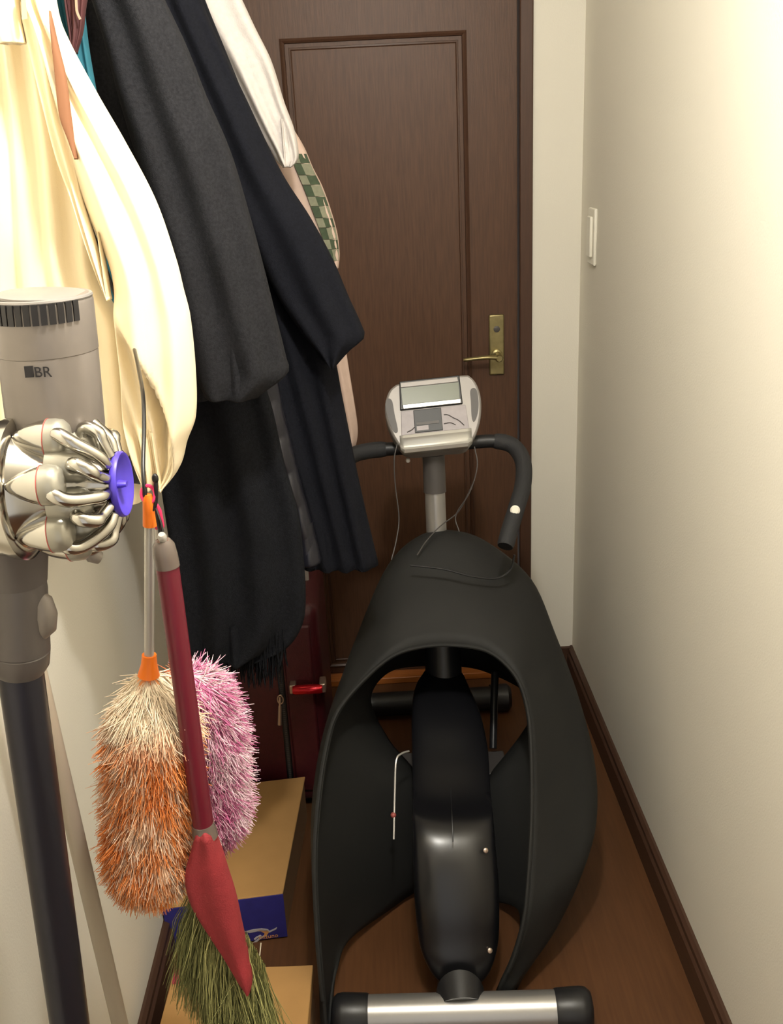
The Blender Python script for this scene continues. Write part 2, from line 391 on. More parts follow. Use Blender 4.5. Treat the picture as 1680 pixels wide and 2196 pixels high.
lipc = G().tube(curves[0][4:-4], .0045, 8)
obj('rim_edge', lipc, M['shell'], sh)
# post
p0, p1 = P(937, 1150, 2.12), P(930, 975, 2.14)
obj('post', G().tube([P(945, 1420, 2.10), p0 + Vector((0, 0, -.02)), lerp(p0, p1, .6)], .0235, 24), M['silver'], bk)
obj('post_sleeve', G().tube([lerp(p0, p1, .55), lerp(p0, p1, .62), p1], [.026, .0255, .0255], 24), M['greyp'], bk)
obj('post_socket', G().tube([P(955, 1520, 2.02), P(950, 1400, 2.08), p0 + Vector((0, 0, -.012)), p0 + Vector((0, 0, .004))], [.045, .043, .032, .027], 24), M['blackp'], bk)
# console
CP = P(930, 895, 2.12)
til = math.radians(32)
cu, cv, cn = Vector((1, 0, 0)), Vector((0, math.sin(til), math.cos(til))), Vector((0, -math.cos(til), math.sin(til)))
pxm = .00105
def cf(px, py, off=0.0):
    x = (px - 930) * pxm; y = (895 - py) * pxm * 1.0 
    y += x * 0.055
    return (x, y)
con = obj('console', G(), M['silver2'], bk) if False else None
fr = lambda o: (CP + cn * o, cu, cv, cn)
def smoothpoly(pts, n=4):
    v = [Vector((x, y, 0)) for x, y in pts]; m = len(v); res = []
    for i in range(m):
        p0_, p1_, p2_, p3_ = v[i - 1], v[i], v[(i + 1) % m], v[(i + 2) % m]
        for k_ in range(n):
            t = k_ / n
            q = .5 * (2*p1_ + (p2_-p0_)*t + (2*p0_-5*p1_+4*p2_-p3_)*t*t + (3*p1_-p0_-3*p2_+p3_)*t**3); res.append((q.x, q.y))
    return res
body = [(866, 812), (852, 815), (838, 828), (829, 855), (829, 880), (835, 908), (845, 934), (856, 952), (870, 966), (900, 970), (960, 970), (992, 970), (1008, 956), (1020, 938), (1030, 908), (1034, 878), (1033, 852), (1026, 828), (1014, 812), (1000, 808), (930, 808)]
con = obj('console', G().prism(smoothpoly([cf(*q) for q in body], 3), fr(0), .045), M['silver2'], bk, bevel=.005, segs=3)
obj('screen_frame', G().prism([cf(860, 873), cf(994, 873), cf(991, 809), cf(862, 809)], fr(.005), .006), M['black'], con, bevel=.002)
obj('screen_strip', G().prism([cf(864, 824), cf(988, 824), cf(986, 813), cf(864, 813)], fr(.0065), .003), M['silver2'], con, bevel=.001)
obj('screen', G().prism([cf(866, 862), cf(988, 862), cf(988, 825), cf(865, 825)], fr(.0062), .003), M['lcd'], con)
obj('screen_strip', G().prism([cf(867, 872), cf(990, 872), cf(990, 862.5), cf(866, 862.5)], fr(.008), .004), M['silver'], con, bevel=.001)
obj('speaker_grille', G().prism(smoothpoly([cf(832, 846), cf(830, 862), cf(834, 890), cf(843, 915), cf(850, 920), cf(853, 912), cf(848, 880), cf(845, 852), cf(839, 844)], 3), fr(.002), .004), M['greyp'], con)
obj('speaker_grille', G().prism(smoothpoly([cf(1012, 846), cf(1019, 840), cf(1026, 846), cf(1028, 868), cf(1026, 890), cf(1020, 908), cf(1014, 914), cf(1011, 900), cf(1012, 870)], 3), fr(.002), .004), M['greyp'], con)
obj('button_panel', G().prism([cf(860, 928), cf(1004, 928), cf(1000, 875), cf(862, 875)], fr(.0025), .003), M['print'], con, bevel=.001)
obj('key_pad', G().prism([cf(889, 926), cf(948, 926), cf(947, 876), cf(888, 876)], fr(.0045), .003), M['black'], con, bevel=.001)
obj('key_bar', G().prism([cf(893, 910), cf(941, 910), cf(941, 904), cf(893, 904)], fr(.0055), .002), M['greyp'], con)
obj('key_bar', G().prism([cf(893, 922), cf(918, 922), cf(918, 912), cf(893, 912)], fr(.0055), .002), M['print'], con)
for pts in ([(952, 892), (960, 893), (970, 899)], [(951, 912), (965, 911), (976, 917)], [(970, 900), (983, 908), (994, 920)], [(872, 922), (882, 918), (888, 913)]):
    q = spline([fr(.003)[0] + cu * cf(*p)[0] + cv * cf(*p)[1] for p in pts], 5)
    obj('printed_stroke', G().tube(q, .0022, 6, flat=.2), M['greyp'], con)
# book ledge at the bottom of the console
prof = [(-.004, .0), (.010, .003), (.012, .010), (.006, .016), (.004, .026), (.014, .032), (.018, .038), (.012, .044), (.0, .046)]
y0 = cf(930, 927)[1]
rows = []
for (px, sc) in ((856, .75), (864, 1), (930, 1), (998, 1), (1008, .75)):
    x, yo = cf(px, 927); rows.append([CP + cu * x + cv * (yo - b * (1 if sc == 1 else .8)) + cn * (a_ * sc) for a_, b in prof])
obj('book_ledge', G().grid(rows), M['ledge'], con, sharp=35, solid=.003)
obj('console_bracket', G().box((CP.x - .05, CP.y + .005, CP.z - .082), (CP.x + .05, CP.y + .06, CP.z - .055)), M['black'], bk, bevel=.005)
obj('bolt', G().lathe(P(875, 986, 2.11), (0, -1, 0), [(0, .005), (.008, .005), (.010, .003)], 12), M['alu'], bk)
# handlebar
hr = spline([P(925, 958, 2.15), P(1000, 950, 2.15), P(1060, 946, 2.15), (P(1100, 956, 2.14)), P(1122, 990, 2.10), P(1122, 1040, 2.04), P(1108, 1090, 1.98), P(1094, 1135, 1.94), P(1084, 1172, 1.91)], 6)
hl = spline([P(925, 958, 2.15), P(850, 962, 2.15), P(790, 967, 2.15), P(752, 980, 2.14), P(730, 1016, 2.10), P(724, 1060, 2.04), P(736, 1110, 1.98)], 6)
obj('handlebar', G().tube(hr, .0155, 16), M['black'], bk)
obj('handlebar', G().tube(hl, .0155, 16), M['black'], bk)
gr = obj('grip', G().tube(hr[12:], [.0165] + [.0185] * (len(hr) - 14) + [.0165], 18), M['foam'], bk)
gl = obj('grip', G().tube(hl[8:], [.0165] + [.0185] * (len(hl) - 10) + [.0165], 18), M['foam'], bk)
obj('pulse_button', G().lathe(P(1105, 1094, 1.962), (-.1, -1, .35), [(0, .0105), (.008, .0105), (.011, .007)], 18), M['plastic_white'], gr)
# sensor cables
for pts in ([(852, 952, 2.08), (846, 985, 2.07), (848, 1040, 2.07), (856, 1110, 2.06), (850, 1160, 2.04), (840, 1200, 2.02)],
            [(1018, 958, 2.08), (1024, 1000, 2.06), (1008, 1055, 2.05), (978, 1105, 2.06), (985, 1140, 2.04)],
            [(1018, 1030, 2.05), (985, 1095, 2.06), (945, 1128, 2.06), (915, 1160, 2.04), (895, 1190, 2.02)]):
    obj('sensor_cable', G().tube(spline([P(*p) for p in pts], 8), .0014, 6), M['greyp'], bk)
obj('sensor_cable', G().tube(spline([P(880, 1212, 1.965), P(950, 1220, 1.955), P(1010, 1235, 1.95), P(1065, 1240, 1.955), P(1095, 1222, 1.965), P(1104, 1190, 1.97)], 8), .0026, 8), M['black'], bk)

# ------------------------------------------------------------------ clothes on the left wall
def cloth(rows, d, th, nf=3, amp=.010, seed=0, nu=64, nv=80, disp=None, rough=.006, hem=True, pw=.7):
    rows = sorted(rows); y0, y1 = rows[0][0], rows[-1][0]; out = []
    for i in range(nv + 1):
        py = lerp(y0, y1, i / nv); r = interp(rows, py); L, R_ = r[0], r[1]
        A, B = P(L, py, d), P(R_, py, d); ring = []
        for j in range(nu):
            t = 2 * PI * j / nu; c, s = math.cos(t), math.sin(t)
            u = .5 + .5 * math.copysign(abs(c) ** .85, c)
            p = A + (B - A) * u
            wv = math.sin(2 * PI * nf * u + seed * 1.7 + 1.5 * noise.noise((seed * 3.1, p.z * 3.0, u)))
            front = math.copysign(abs(s) ** pw, s)
            nz = noise.noise((p.x * 14 + seed * 5, p.z * 5, s)) + .5 * noise.noise((p.x * 30 + seed, p.z * 14, s * 2))
            yo = -th * front - amp * wv * abs(s) - rough * nz * abs(s)
            if disp: yo += disp(u, py, s)
            ring.append(p + Vector((0, yo, rough * .3 * nz)))
        out.append(ring)
    if hem:
        last = out[-1]; c = sum(last, Vector()) / nu
        for (k_, up) in ((.96, -.002), (.9, .004), (.86, .03), (.8, .08)):
            out.append([c + (p - c) * k_ + Vector((0, 0, up)) for p in last])
    first = out[0]; c = sum(first, Vector()) / nu
    out.insert(0, [c + (p - c) * .5 + Vector((0, 0, .012)) for p in first])
    g = G().grid(out, close_u=True); g.f.append(tuple(range(nu)))
    return g
base = lambda px, py, d: P(px, py, d)

# rail above the frame from which the clothes hang
rail = thing('clothes_rail', 'thin steel rail along the left wall carrying the hanging clothes', 'rail', (-.36, 1.5, 1.93))
obj('rod', G().tube([(-.36, 1.05, 1.93), (-.36, 2.45, 1.93)], .009, 12), M['alu'], rail)
for y in (1.1, 2.4):
    obj('bracket', G().tube([(-.50, y, 1.93), (-.36, y, 1.93)], .008, 10), M['alu'], rail)
def hanger(parent, px, py, d):
    top = P(px, py, d)
    obj('hanger_hook', G().tube(spline([(top.x, d, top.z - .03), (-.36, d, 1.85), (-.355, d, 1.91), (-.348, d, 1.935), (-.358, d, 1.945), (-.37, d, 1.935)], 5), .002, 6), M['alu'], parent)

# cream coat
cc = thing('cream_coat', 'cream cotton coat hanging nearest, directly behind the grey vacuum cleaner', 'coat', base(120, 1050, 1.28))
obj('coat_body', cloth([(-120, -70, 92), (0, -70, 104), (60, -60, 122), (300, -60, 176), (480, -60, 203), (560, -60, 210), (620, -60, 224), (656, -60, 244), (700, -60, 262), (850, -50, 272), (980, -30, 290), (1068, 20, 312)], 1.31, .035, 4, .010, 1, 80, 90), M['cream'], cc, sharp=0)
def ridge(u, py, s):
    if s < 0: return 0
    r = interp([(640, .0), (700, .12), (760, .34), (840, .52), (900, .68), (960, .84), (1050, .95)], py)[0] if py > 640 else 0
    amt = sstep(640, 760, py) * .042
    k_ = 1 - sstep(r - .07, r + .03, u)
    return amt * k_ * abs(s) + .010 * sstep(660, 740, py) * k_ * math.sin(u * 26 - py * .035) * abs(s)
obj('sleeve', cloth([(-120, 30, 98), (0, 52, 112), (60, 80, 128), (200, 110, 203), (300, 140, 262), (430, 184, 331), (560, 236, 376), (620, 248, 391), (680, 246, 406), (800, 258, 418), (900, 264, 418), (950, 274, 400), (1000, 288, 386), (1045, 306, 352)], 1.26, .042, 2, .009, 2, 90, 120, disp=ridge), M['cream'], cc, sharp=0)
obj('lining', cloth([(50, 108, 114), (100, 112, 126), (160, 118, 141), (250, 128, 153), (300, 146, 160), (338, 160, 165)], 1.205, .006, 1, .0, 3, 24, 30, rough=.001), M['tan'], cc, sharp=0)
obj('placket', cloth([(40, 48, 98), (120, 66, 116), (240, 96, 132), (340, 122, 160), (420, 152, 176), (520, 184, 204), (600, 214, 226), (640, 232, 236)], 1.24, .012, 2, .004, 4, 40, 50, rough=.002), M['cream'], cc, sharp=0)
obj('gap_shade', cloth([(985, 270, 346), (1000, 268, 347), (1026, 272, 344), (1034, 280, 310)], 1.28, .008, 1, .002, 5, 24, 10, rough=.001, hem=False), M['hookb'], cc)  # black strip standing for the shade in the gap at the sleeve end
obj('collar', cloth([(-140, -40, 60), (-60, -30, 50), (0, -30, 40), (90, 0, 54)], 1.23, .015, 2, .004, 6, 32, 20, rough=.003), M['cream'], cc, sharp=0)
obj('zip_pull', G().hexa([P(47, 42, 1.2), P(59, 40, 1.2), P(59, 40, 1.208), P(47, 42, 1.208)], [P(44, -20, 1.2), P(54, -20, 1.2), P(54, -20, 1.208), P(44, -20, 1.208)]), M['zip'], cc)
hanger(cc, -10, -120, 1.28)

nv = thing('navy_garment', 'dark navy garment glimpsed at the left edge behind the cream coat', 'garment', base(-40, 700, 1.26))
obj('garment_body', cloth([(400, -160, 2), (440, -160, 10), (560, -160, 14), (600, -160, 12), (760, -160, 6)], 1.42, .02, 2, .006, 7, 40, 30), M['navytrim'], nv, sharp=0)

tl = thing('teal_shirt', 'teal blue shirt showing as a narrow strip behind the cream coat', 'shirt', base(180, 700, 1.31))
obj('shirt_body', cloth([(-120, 40, 160), (0, 60, 178), (100, 80, 190), (200, 100, 207), (300, 120, 224), (700, 140, 280)], 1.4, .022, 4, .010, 8, 60, 50), M['teal'], tl, sharp=0)
mr = thing('maroon_scarf', 'dark maroon scarf draped over the teal shirt near the top edge', 'scarf', base(160, 110, 1.26))
obj('scarf_end', cloth([(-120, 120, 196), (-20, 142, 190), (20, 148, 184), (70, 152, 178), (112, 154, 166)], 1.35, .010, 2, .004, 9, 32, 30, rough=.003), M['maroon'], mr, sharp=0)
obj('piping', G().tube(spline([P(160, -60, 1.333), P(163, 0, 1.333), P(165, 25, 1.333), P(172, 42, 1.333)], 6), .0018, 6), M['zip'], mr)
hanger(mr, 150, -120, 1.35)
hanger(tl, 80, -120, 1.4)

ch = thing('charcoal_coat', 'charcoal grey wool coat with a wide sleeve hanging next to the cream coat', 'coat', base(420, 900, 1.5))
obj('coat_body', cloth([(-120, 100, 300), (0, 120, 340), (200, 140, 400), (500, 180, 470), (700, 220, 500), (850, 240, 480)], 1.57, .03, 3, .010, 10, 64, 60), M['char'], ch, sharp=0)
obj('sleeve', cloth([(-120, 150, 292), (0, 200, 352), (100, 230, 400), (200, 255, 440), (320, 290, 492), (450, 330, 532), (560, 362, 562), (680, 392, 592), (770, 412, 614), (800, 420, 618), (845, 440, 560)], 1.5, .045, 2, .008, 11, 72, 80), M['char'], ch, sharp=0)
hanger(ch, 140, -120, 1.53)

st = thing('fringed_stole', 'black knitted stole with fringed lower edge hanging below the charcoal sleeve', 'stole', base(520, 1400, 1.40))
obj('stole_body', cloth([(740, 290, 540), (800, 300, 560), (880, 320, 585), (1000, 340, 612), (1100, 355, 640), (1200, 370, 652), (1290, 380, 656), (1340, 385, 648), (1385, 400, 615), (1408, 430, 560)], 1.63, .035, 3, .012, 12, 72, 80), M['stole'], st, sharp=0)
random.seed(3)
g = G()
for i in range(260):
    px = random.uniform(430, 612); py = random.uniform(1362, 1398) - max(0, (px - 590)) * .8
    d0 = 1.63 + random.uniform(-.03, .02); l = random.uniform(55, 85) * (1 if px < 600 else .8)
    sx = random.uniform(-10, 12)
    g.tube(spline([P(px, py - 10, d0), P(px + sx * .4, py + l * .5, d0), P(px + sx, py + l, d0 + random.uniform(-.01, .01))], 3), [.0012] * 6 + [.0005], 4, caps=False)
obj('fringe', g, M['stole'], st, sharp=0, kind='stuff')
hanger(st, 300, -40, 1.63)

bj = thing('black_padded_jacket', 'shiny black nylon jacket glimpsed between stole and navy coat', 'jacket', base(650, 1210, 1.63))
def quilt(u, py, s):
    return -.012 * abs(math.sin(py * .042 + u * 2)) * abs(s)
obj('jacket_body', cloth([(720, 420, 585), (860, 470, 604), (950, 500, 625), (1050, 530, 650), (1130, 550, 672), (1200, 570, 690)], 1.7, .025, 2, .006, 13, 56, 90, disp=quilt), M['nylon'], bj, sharp=0)
hanger(bj, 330, -20, 1.7)

nc = thing('navy_coat', 'dark navy long coat with sleeve hem pointing at the door, behind charcoal coat', 'coat', base(660, 1210, 1.77))
obj('coat_body', cloth([(-120, 260, 400), (0, 300, 440), (300, 380, 560), (600, 460, 660), (740, 500, 712), (860, 540, 736), (1000, 580, 764), (1100, 610, 786), (1208, 640, 812)], 1.8, .04, 4, .010, 14, 72, 90), M['navy'], nc, sharp=0)
obj('sleeve', cloth([(-120, 290, 396), (0, 330, 432), (50, 350, 452), (200, 410, 522), (370, 480, 604), (470, 520, 668), (560, 560, 716), (640, 600, 750), (700, 640, 777), (722, 656, 782), (748, 680, 752), (780, 706, 722)], 1.74, .04, 2, .006, 15, 72, 80), M['navy'], nc, sharp=0)
hanger(nc, 300, -120, 1.77)

ws = thing('white_cardigan', 'white knitted cardigan with a ribbed sleeve hanging before the brown door', 'cardigan', base(560, 354, 1.94))
obj('cardigan_body', cloth([(-140, 300, 440), (0, 350, 500), (200, 420, 560), (330, 480, 600)], 1.97, .02, 3, .006, 16, 56, 50), M['white'], ws, sharp=0)
def rib(u, py, s): return -.004 * math.sin(u * 22) * sstep(60, 200, py) * abs(s)
sl = obj('sleeve', cloth([(-140, 330, 452), (0, 395, 520), (60, 430, 548), (130, 470, 582), (220, 520, 610), (280, 552, 632), (320, 578, 640), (346, 594, 639), (356, 606, 628)], 1.92, .03, 1.5, .008, 17, 64, 70, disp=rib), M['white'], ws, sharp=0)
hanger(ws, 340, -140, 1.95)

rb_ = thing('patterned_robe', 'pale pink robe with green patterned edging hanging farthest, nearest the door', 'robe', base(700, 980, 2.1))
obj('robe_body', cloth([(200, 470, 590), (400, 540, 650), (560, 600, 716), (605, 620, 727), (640, 625, 728), (760, 650, 744), (860, 680, 760), (920, 700, 768), (950, 716, 765), (985, 738, 752)], 2.20, .02, 3, .006, 18, 56, 80), M['pink'], rb_, sharp=0)
rs_rows = [(240, 540, 606), (310, 574, 650), (360, 592, 672), (400, 606, 692), (450, 626, 710), (500, 650, 724), (545, 676, 729), (572, 700, 727)]
slv = obj('sleeve', cloth(rs_rows, 2.07, .025, 1, .002, 19, 56, 60, rough=.002), M['pink'], rb_, sharp=0)
# printed edging: rows of small raised patches along the sleeve's edge
random.seed(11)
yy = 330; i = 0
while yy < 552:
    L, R_ = interp(rs_rows, yy + 8)
    hgt = 20 + (i % 2) * 4
    wd = (R_ - L)
    for (a0, a1, mm) in ((.52, .72, 'green' if i % 2 else 'greygreen'), (.72, .97, 'greygreen' if i % 2 else 'green')):
        q = []
        for (uu, vv) in ((a0, 0), (a1, 0), (a1, 1), (a0, 1)):
            L2, R2 = interp(rs_rows, yy + vv * hgt)
            s_ = math.sqrt(max(0, 1 - (2 * uu - 1) ** 2)) ** .7
            q.append(P(lerp(L2, R2, uu), yy + vv * hgt, 2.07 - .025 * s_ - .0035))
        bck = [p + Vector((0, .006, 0)) for p in q]
        obj('printed_patch', G().hexa(q, bck), M[mm], slv)
    yy += hgt + 1; i += 1
hanger(rb_, 500, 200, 2.1)

# ------------------------------------------------------------------ suitcase and shoe boxes
sc0, sc1, sd0, sd1, sz = -.45, P(712, 1700, 2.10).x, 2.10, 2.44, .58
su = thing('suitcase', 'dark maroon fabric suitcase standing behind the cardboard shoe boxes', 'suitcase', (-.3, 2.1, 0))
obj('case_body', G().box((sc0, sd0, .02), (sc1, sd1, sz)), M['case'], su, bevel=.03, segs=4)
xz = P(606, 1500, 2.09).x
obj('zip_tape', G().box((xz - .008, sd0 - .004, .05), (xz + .008, sd0 + .01, sz - .04)), M['black'], su, bevel=.002)
g = G()
for i in range(90):
    z = .06 + i * .0055; g.box((xz - .003, sd0 - .0055, z), (xz + .003, sd0 - .003, z + .003))
obj('zip_teeth', g, M['greyp'], su, kind='stuff')
a, b = P(601, 1494, 2.086), P(600, 1555, 2.086)
zp = obj('zip_pull', G().tube([a + Vector((0, 0, .0)), lerp(a, b, .3), lerp(a, b, .35), b], [.003, .003, .004, .005], 8, flat=.5), M['zip'], su)
obj('ring', G().tube([a + Vector((math.cos(t) * .007, 0, math.sin(t) * .012 - .008)) for t in [2*PI*i_/16 for i_ in range(17)]], .0018, 6), M['zip'], zp)
a, b = P(628, 1480, 2.07), P(692, 1477, 2.07)
hd = obj('carry_handle', G().tube([a, lerp(a, b, .1), lerp(a, b, .5), lerp(a, b, .9), b], [.010, .012, .012, .012, .010], 20), M['redmetal'], su)
for p in (a, b):
    obj('handle_mount', G().box((p.x - .008, p.y, p.z - .012), (p.x + .008, sd0 + .01, p.z + .012)), M['zip'], hd, bevel=.003)
obj('side_panel', G().box((xz + .012, sd0 - .006, .06), (sc1 - .02, sd0 + .01, sz - .05)), M['case'], su, bevel=.006)
for x in (sc0 + .03, sc1 - .03):
    for y in (sd0 + .04, sd1 - .04):
        obj('wheel', G().lathe((x - .012, y, .022), (1, 0, 0), [(0, .018), (.004, .022), (.02, .022), (.024, .018)], 18), M['blackp'], su)
a = P(655, 1215, 2.25)
obj('pull_handle', G().tube([(a.x, 2.25, sz - .05), (a.x, 2.25, a.z)], .007, 10).tube([(sc0 + .06, 2.25, sz - .05), (sc0 + .06, 2.25, a.z)], .007, 10).tube([(sc0 + .05, 2.25, a.z), (a.x + .01, 2.25, a.z)], .011, 10), M['alu'], su)

def shoebox(name, label, A, B, C, z, lip, front=None, ht=None):
    # A: front right top, B: back right top, C: front left top  (all at height z)
    e1 = C - A; e2 = B - A
    D = A + e1 + e2
    t = thing(name, label, 'shoe box', (A + D) / 2 * 1.0 - Vector((0, 0, z)), 'cardboard shoe boxes on the floor')
    cen = (A + D) / 2
    def q(p, s, zz): return Vector((cen.x + (p.x - cen.x) * s, cen.y + (p.y - cen.y) * s, zz))
    cs = [C, A, B, D]
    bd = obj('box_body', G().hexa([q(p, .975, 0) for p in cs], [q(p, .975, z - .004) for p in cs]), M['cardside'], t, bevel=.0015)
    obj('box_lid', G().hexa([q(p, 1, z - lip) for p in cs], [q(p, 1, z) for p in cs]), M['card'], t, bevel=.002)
    return t, cs, q
A, B, C = PZ(607, 1915, .120), PZ(655, 1665, .120), PZ(349, 1948, .120)
t1, cs, q = shoebox('shoe_box', 'brown shoe box with blue printed front, standing in front of the maroon suitcase', A, B, C, .120, .004)
n1 = (A - B).normalized(); u1 = (A - C).normalized(); n1 = Vector((u1.y, -u1.x, 0))
w1 = (A - C).length
o1 = Vector((C.x, C.y, 0)) + n1 * .0015
fp = obj('front_panel', G().prism([(0, .004), (w1, .004), (w1, .117), (0, .117)], (o1, u1, Vector((0, 0, 1)), n1), .003), M['blue'], t1)
# flat print on the front panel: a running swoosh emblem over small lettering
LO = P(560, 2000, 1.64)
def lf(px, py):                       # panel coordinates of a pixel
    r = ray(px, py); o_ = o1 + n1 * .0006; tt = (o_ - Vector((0, 0, H))).dot(n1) / r.dot(n1)
    p = Vector((0, 0, H)) + r * tt; return ((p - o1).dot(u1), p.z)
def lprint(pts, m_, name='emblem'):
    obj(name, G().prism([lf(*p) for p in pts], (o1 + n1 * .0008, u1, Vector((0, 0, 1)), n1), .0006), m_, fp)
E_ = lambda x, y: (460 + x / 8.4, 1880 + y / 8.4)
lprint([E_(*p) for p in ((545, 990), (700, 950), (850, 932), (960, 945), (1000, 985), (900, 990), (780, 985), (640, 1015))], M['logo'])
lprint([E_(*p) for p in ((775, 965), (950, 960), (985, 1000), (940, 1060), (890, 1075), (905, 1020), (850, 992))], M['logo2'])
lprint([E_(*p) for p in ((970, 985), (1060, 950), (1130, 910), (1120, 945), (1040, 985), (985, 1010))], M['logo'])
lprint([E_(*p) for p in ((890, 1060), (950, 1060), (850, 1110), (760, 1180), (680, 1240), (600, 1262), (640, 1225), (720, 1170), (800, 1105))], M['logo'])
lprint([E_(*p) for p in ((710, 1120), (760, 1080), (830, 1050), (850, 1065), (780, 1100), (730, 1145))], M['logo'])
fc = bpy.data.curves.new('lettering', 'FONT'); fc.body = 'mizuno'; fc.extrude = .0002
fo = bpy.data.objects.new('lettering', fc); COL.objects.link(fo); fo.parent = fp
xx, zz = lf(*E_(800, 1128)); xx2, _ = lf(*E_(1160, 1110)); 
fc.size = (xx2 - xx) / 3.0
rot = Matrix((( u1.x, 0, n1.x), (u1.y, 0, n1.y), (0, 1, 0))).to_4x4()
fo.matrix_parent_inverse = Matrix.Identity(4)
fo.matrix_local = Matrix.Translation(o1 + n1 * .001 + u1 * xx + Vector((0, 0, zz)) - wloc(fp)) @ rot
fc.materials.append(M['logo2']); to_mesh(fo)

A2, B2, C2 = None, PZ(672, 2069, .120), None
D2 = PZ(373, 2080, .120)
u2 = (B2 - D2).normalized(); v2 = Vector((u2.y, -u2.x, 0))
A2 = B2 + v2 * .33; C2 = D2 + v2 * .33
t2, cs2, q2 = shoebox('shoe_box', 'brown shoe box nearest the camera, under the broom bristles', A2, B2, C2, .120, .028)
fl = PZ(686, 2117, .100)
tp = PZ(384, 2092, .1205)
obj('tape', G().hexa([tp + Vector((-.010, -.02, -.003)), tp + Vector((.006, -.02, -.003)), tp + Vector((.006, .014, -.003)), tp + Vector((-.010, .014, -.003))], [tp + Vector((-.010, -.02, .0006)), tp + Vector((.006, -.02, .0006)), tp + Vector((.006, .014, .0006)), tp + Vector((-.010, .014, .0006))]), M['magenta'], t2)

# ------------------------------------------------------------------ hook, dusters, broom
hk = thing('hanging_hook', 'long black wire hook hanging in front of the cream sleeve', 'hook', P(308, 1060, .985))
hp_ = [P(284, 730, 1.26), P(291, 760, 1.19), P(299, 800, 1.13), P(307, 850, 1.07), P(309, 920, 1.03), P(307, 1000, .995), P(310, 1050, .98), P(316, 1082, .98), P(325, 1094, .98), P(333, 1082, .98), P(335, 1055, .98), P(334, 1030, .98)]
obj('hook_rod', G().tube(spline(hp_, 6), .0023, 10), M['hookb'], hk)
obj('hook_tip', G().ball(P(333, 1026, .98), .0036, sc=(1, 1, 1.5)), M['hookb'], hk)
top = P(284, 730, 1.26)
obj('hook_stem', G().tube(spline([(top.x, 1.26, top.z), (top.x - .02, 1.29, top.z + .05), (top.x - .07, 1.31, top.z + .3), (-.36, 1.34, 1.90), (-.355, 1.34, 1.94), (-.37, 1.34, 1.94)], 6), .0023, 8), M['hookb'], hk)

def strands(axis, rad, n, cols, length, seed, thick=.00085, droop=.9, squash=1.0):
    random.seed(seed); g = G(); pts = spline(axis, 12); m = len(pts) - 1
    for i in range(n):
        s = random.random(); k_ = s * m; a_ = int(min(k_, m - 1)); p = lerp(pts[a_], pts[a_ + 1], k_ - a_)
        t = (pts[a_ + 1] - pts[a_]).normalized()
        r = rad(s); ang = random.uniform(0, 2 * PI)
        e1_ = t.cross(Vector((0, 1, 0))).normalized(); e2_ = t.cross(e1_)
        dr = e1_ * math.cos(ang) + e2_ * math.sin(ang)
        L = length * random.uniform(.6, 1.1)
        cl = noise.noise((s * 12 + seed + ang * .8, math.cos(ang) * 2.6, math.sin(ang) * 2.6))
        c2 = noise.noise((s * 34 + seed * 2, math.cos(ang) * 7, math.sin(ang) * 7))
        v = cl * .95 + c2 * .85 + random.uniform(-.4, .4)
        col = cols(v, s, ang)
        # lock direction: clumped
        jx = Vector((noise.noise((s*30, ang*3, seed)), noise.noise((s*30, ang*3, seed+5)), noise.noise((s*30, ang*3, seed+9)))) * .9
        rnd = Vector((random.gauss(0, 1), random.gauss(0, 1), random.gauss(0, 1))) * .24
        b0 = p + dr * max(r - length * .55, .002)
        d1_ = (dr * .9 + t * (.3 + .3 * droop) + jx * .5 + rnd * .5).normalized()
        d2_ = (dr * .35 + t * droop + jx * .6 + rnd).normalized()
        q_ = [b0, b0 + d1_ * L * .5, b0 + d1_ * L * .5 + d2_ * L * .35, b0 + d1_ * L * .5 + d2_ * L * .75]
        k0 = len(g.v); g.tube(q_, [thick, thick * .95, thick * .8, thick * .35], 3, caps=False)
        g.c += [col] * (len(g.v) - k0)
    return g
def mixc(a_, b_, t): return tuple(lerp(a_[i], b_[i], t) for i in range(3))
W_, O_, O2 = srgb(252, 226, 202), srgb(246, 142, 66), srgb(250, 190, 142)
def orange_cols(v, s, ang):
    top = 1 - sstep(.12, .30, s)  # top fibres whitened in their colour, standing for lamp light from above
    t = sstep(-.75, .55, v)
    c = mixc(mixc(W_, O2, min(1, t * 1.7)), O_, sstep(.45, 1.0, t) * .9)
    return mixc(c, srgb(252, 240, 214), top * .85)
PW, PK, P2 = srgb(246, 218, 226), srgb(204, 112, 156), srgb(232, 172, 198)
def pink_cols(v, s, ang):
    t = sstep(-.5, .55, v); c = mixc(mixc(PW, P2, min(1, t * 1.7)), PK, sstep(.4, 1.0, t))
    if math.cos(ang) < -.55 and .05 < s < .5: c = mixc(c, srgb(244, 150, 84), .8)
    return c

od = thing('orange_duster', 'fluffy orange and white microfibre duster hanging left of the red broom', 'duster', P(312, 1960, 1.0))
tA, tB = P(321, 1118, .985), P(320, 1415, .995)
obj('handle_tube', G().tube([tA, tB], .0056, 16), M['alu'], od)
obj('top_cap', G().tube([P(317, 1060, .98), P(318, 1072, .98), P(320, 1095, .983), P(322, 1126, .985)], [.004, .006, .0068, .0078], 16), M['orange'], od)
obj('hanging_loop', G().tube([P(318, 1060, .98) + Vector((math.cos(t) * .007, math.sin(t) * .002, math.sin(t) * .009)) for t in [2*PI*i_/20 for i_ in range(21)]], .002, 6), M['hotpink'], od)
obj('ferrule', G().tube([P(320, 1404, .995), P(320, 1425, .995), P(319, 1448, .995)], [.0082, .0092, .0125], 18), M['orange'], od)
ax = [P(320, 1446, 1.0), P(326, 1550, 1.0), P(324, 1680, 1.0), P(322, 1800, 1.0), P(320, 1875, 1.0)]
radf = lambda s: .010 + .040 * min(1, (s / .2)) ** .6 * (1 if s < .8 else (1 - .45 * (s - .8) / .2))
corep = spline(ax, 10); ncp = len(corep) - 1
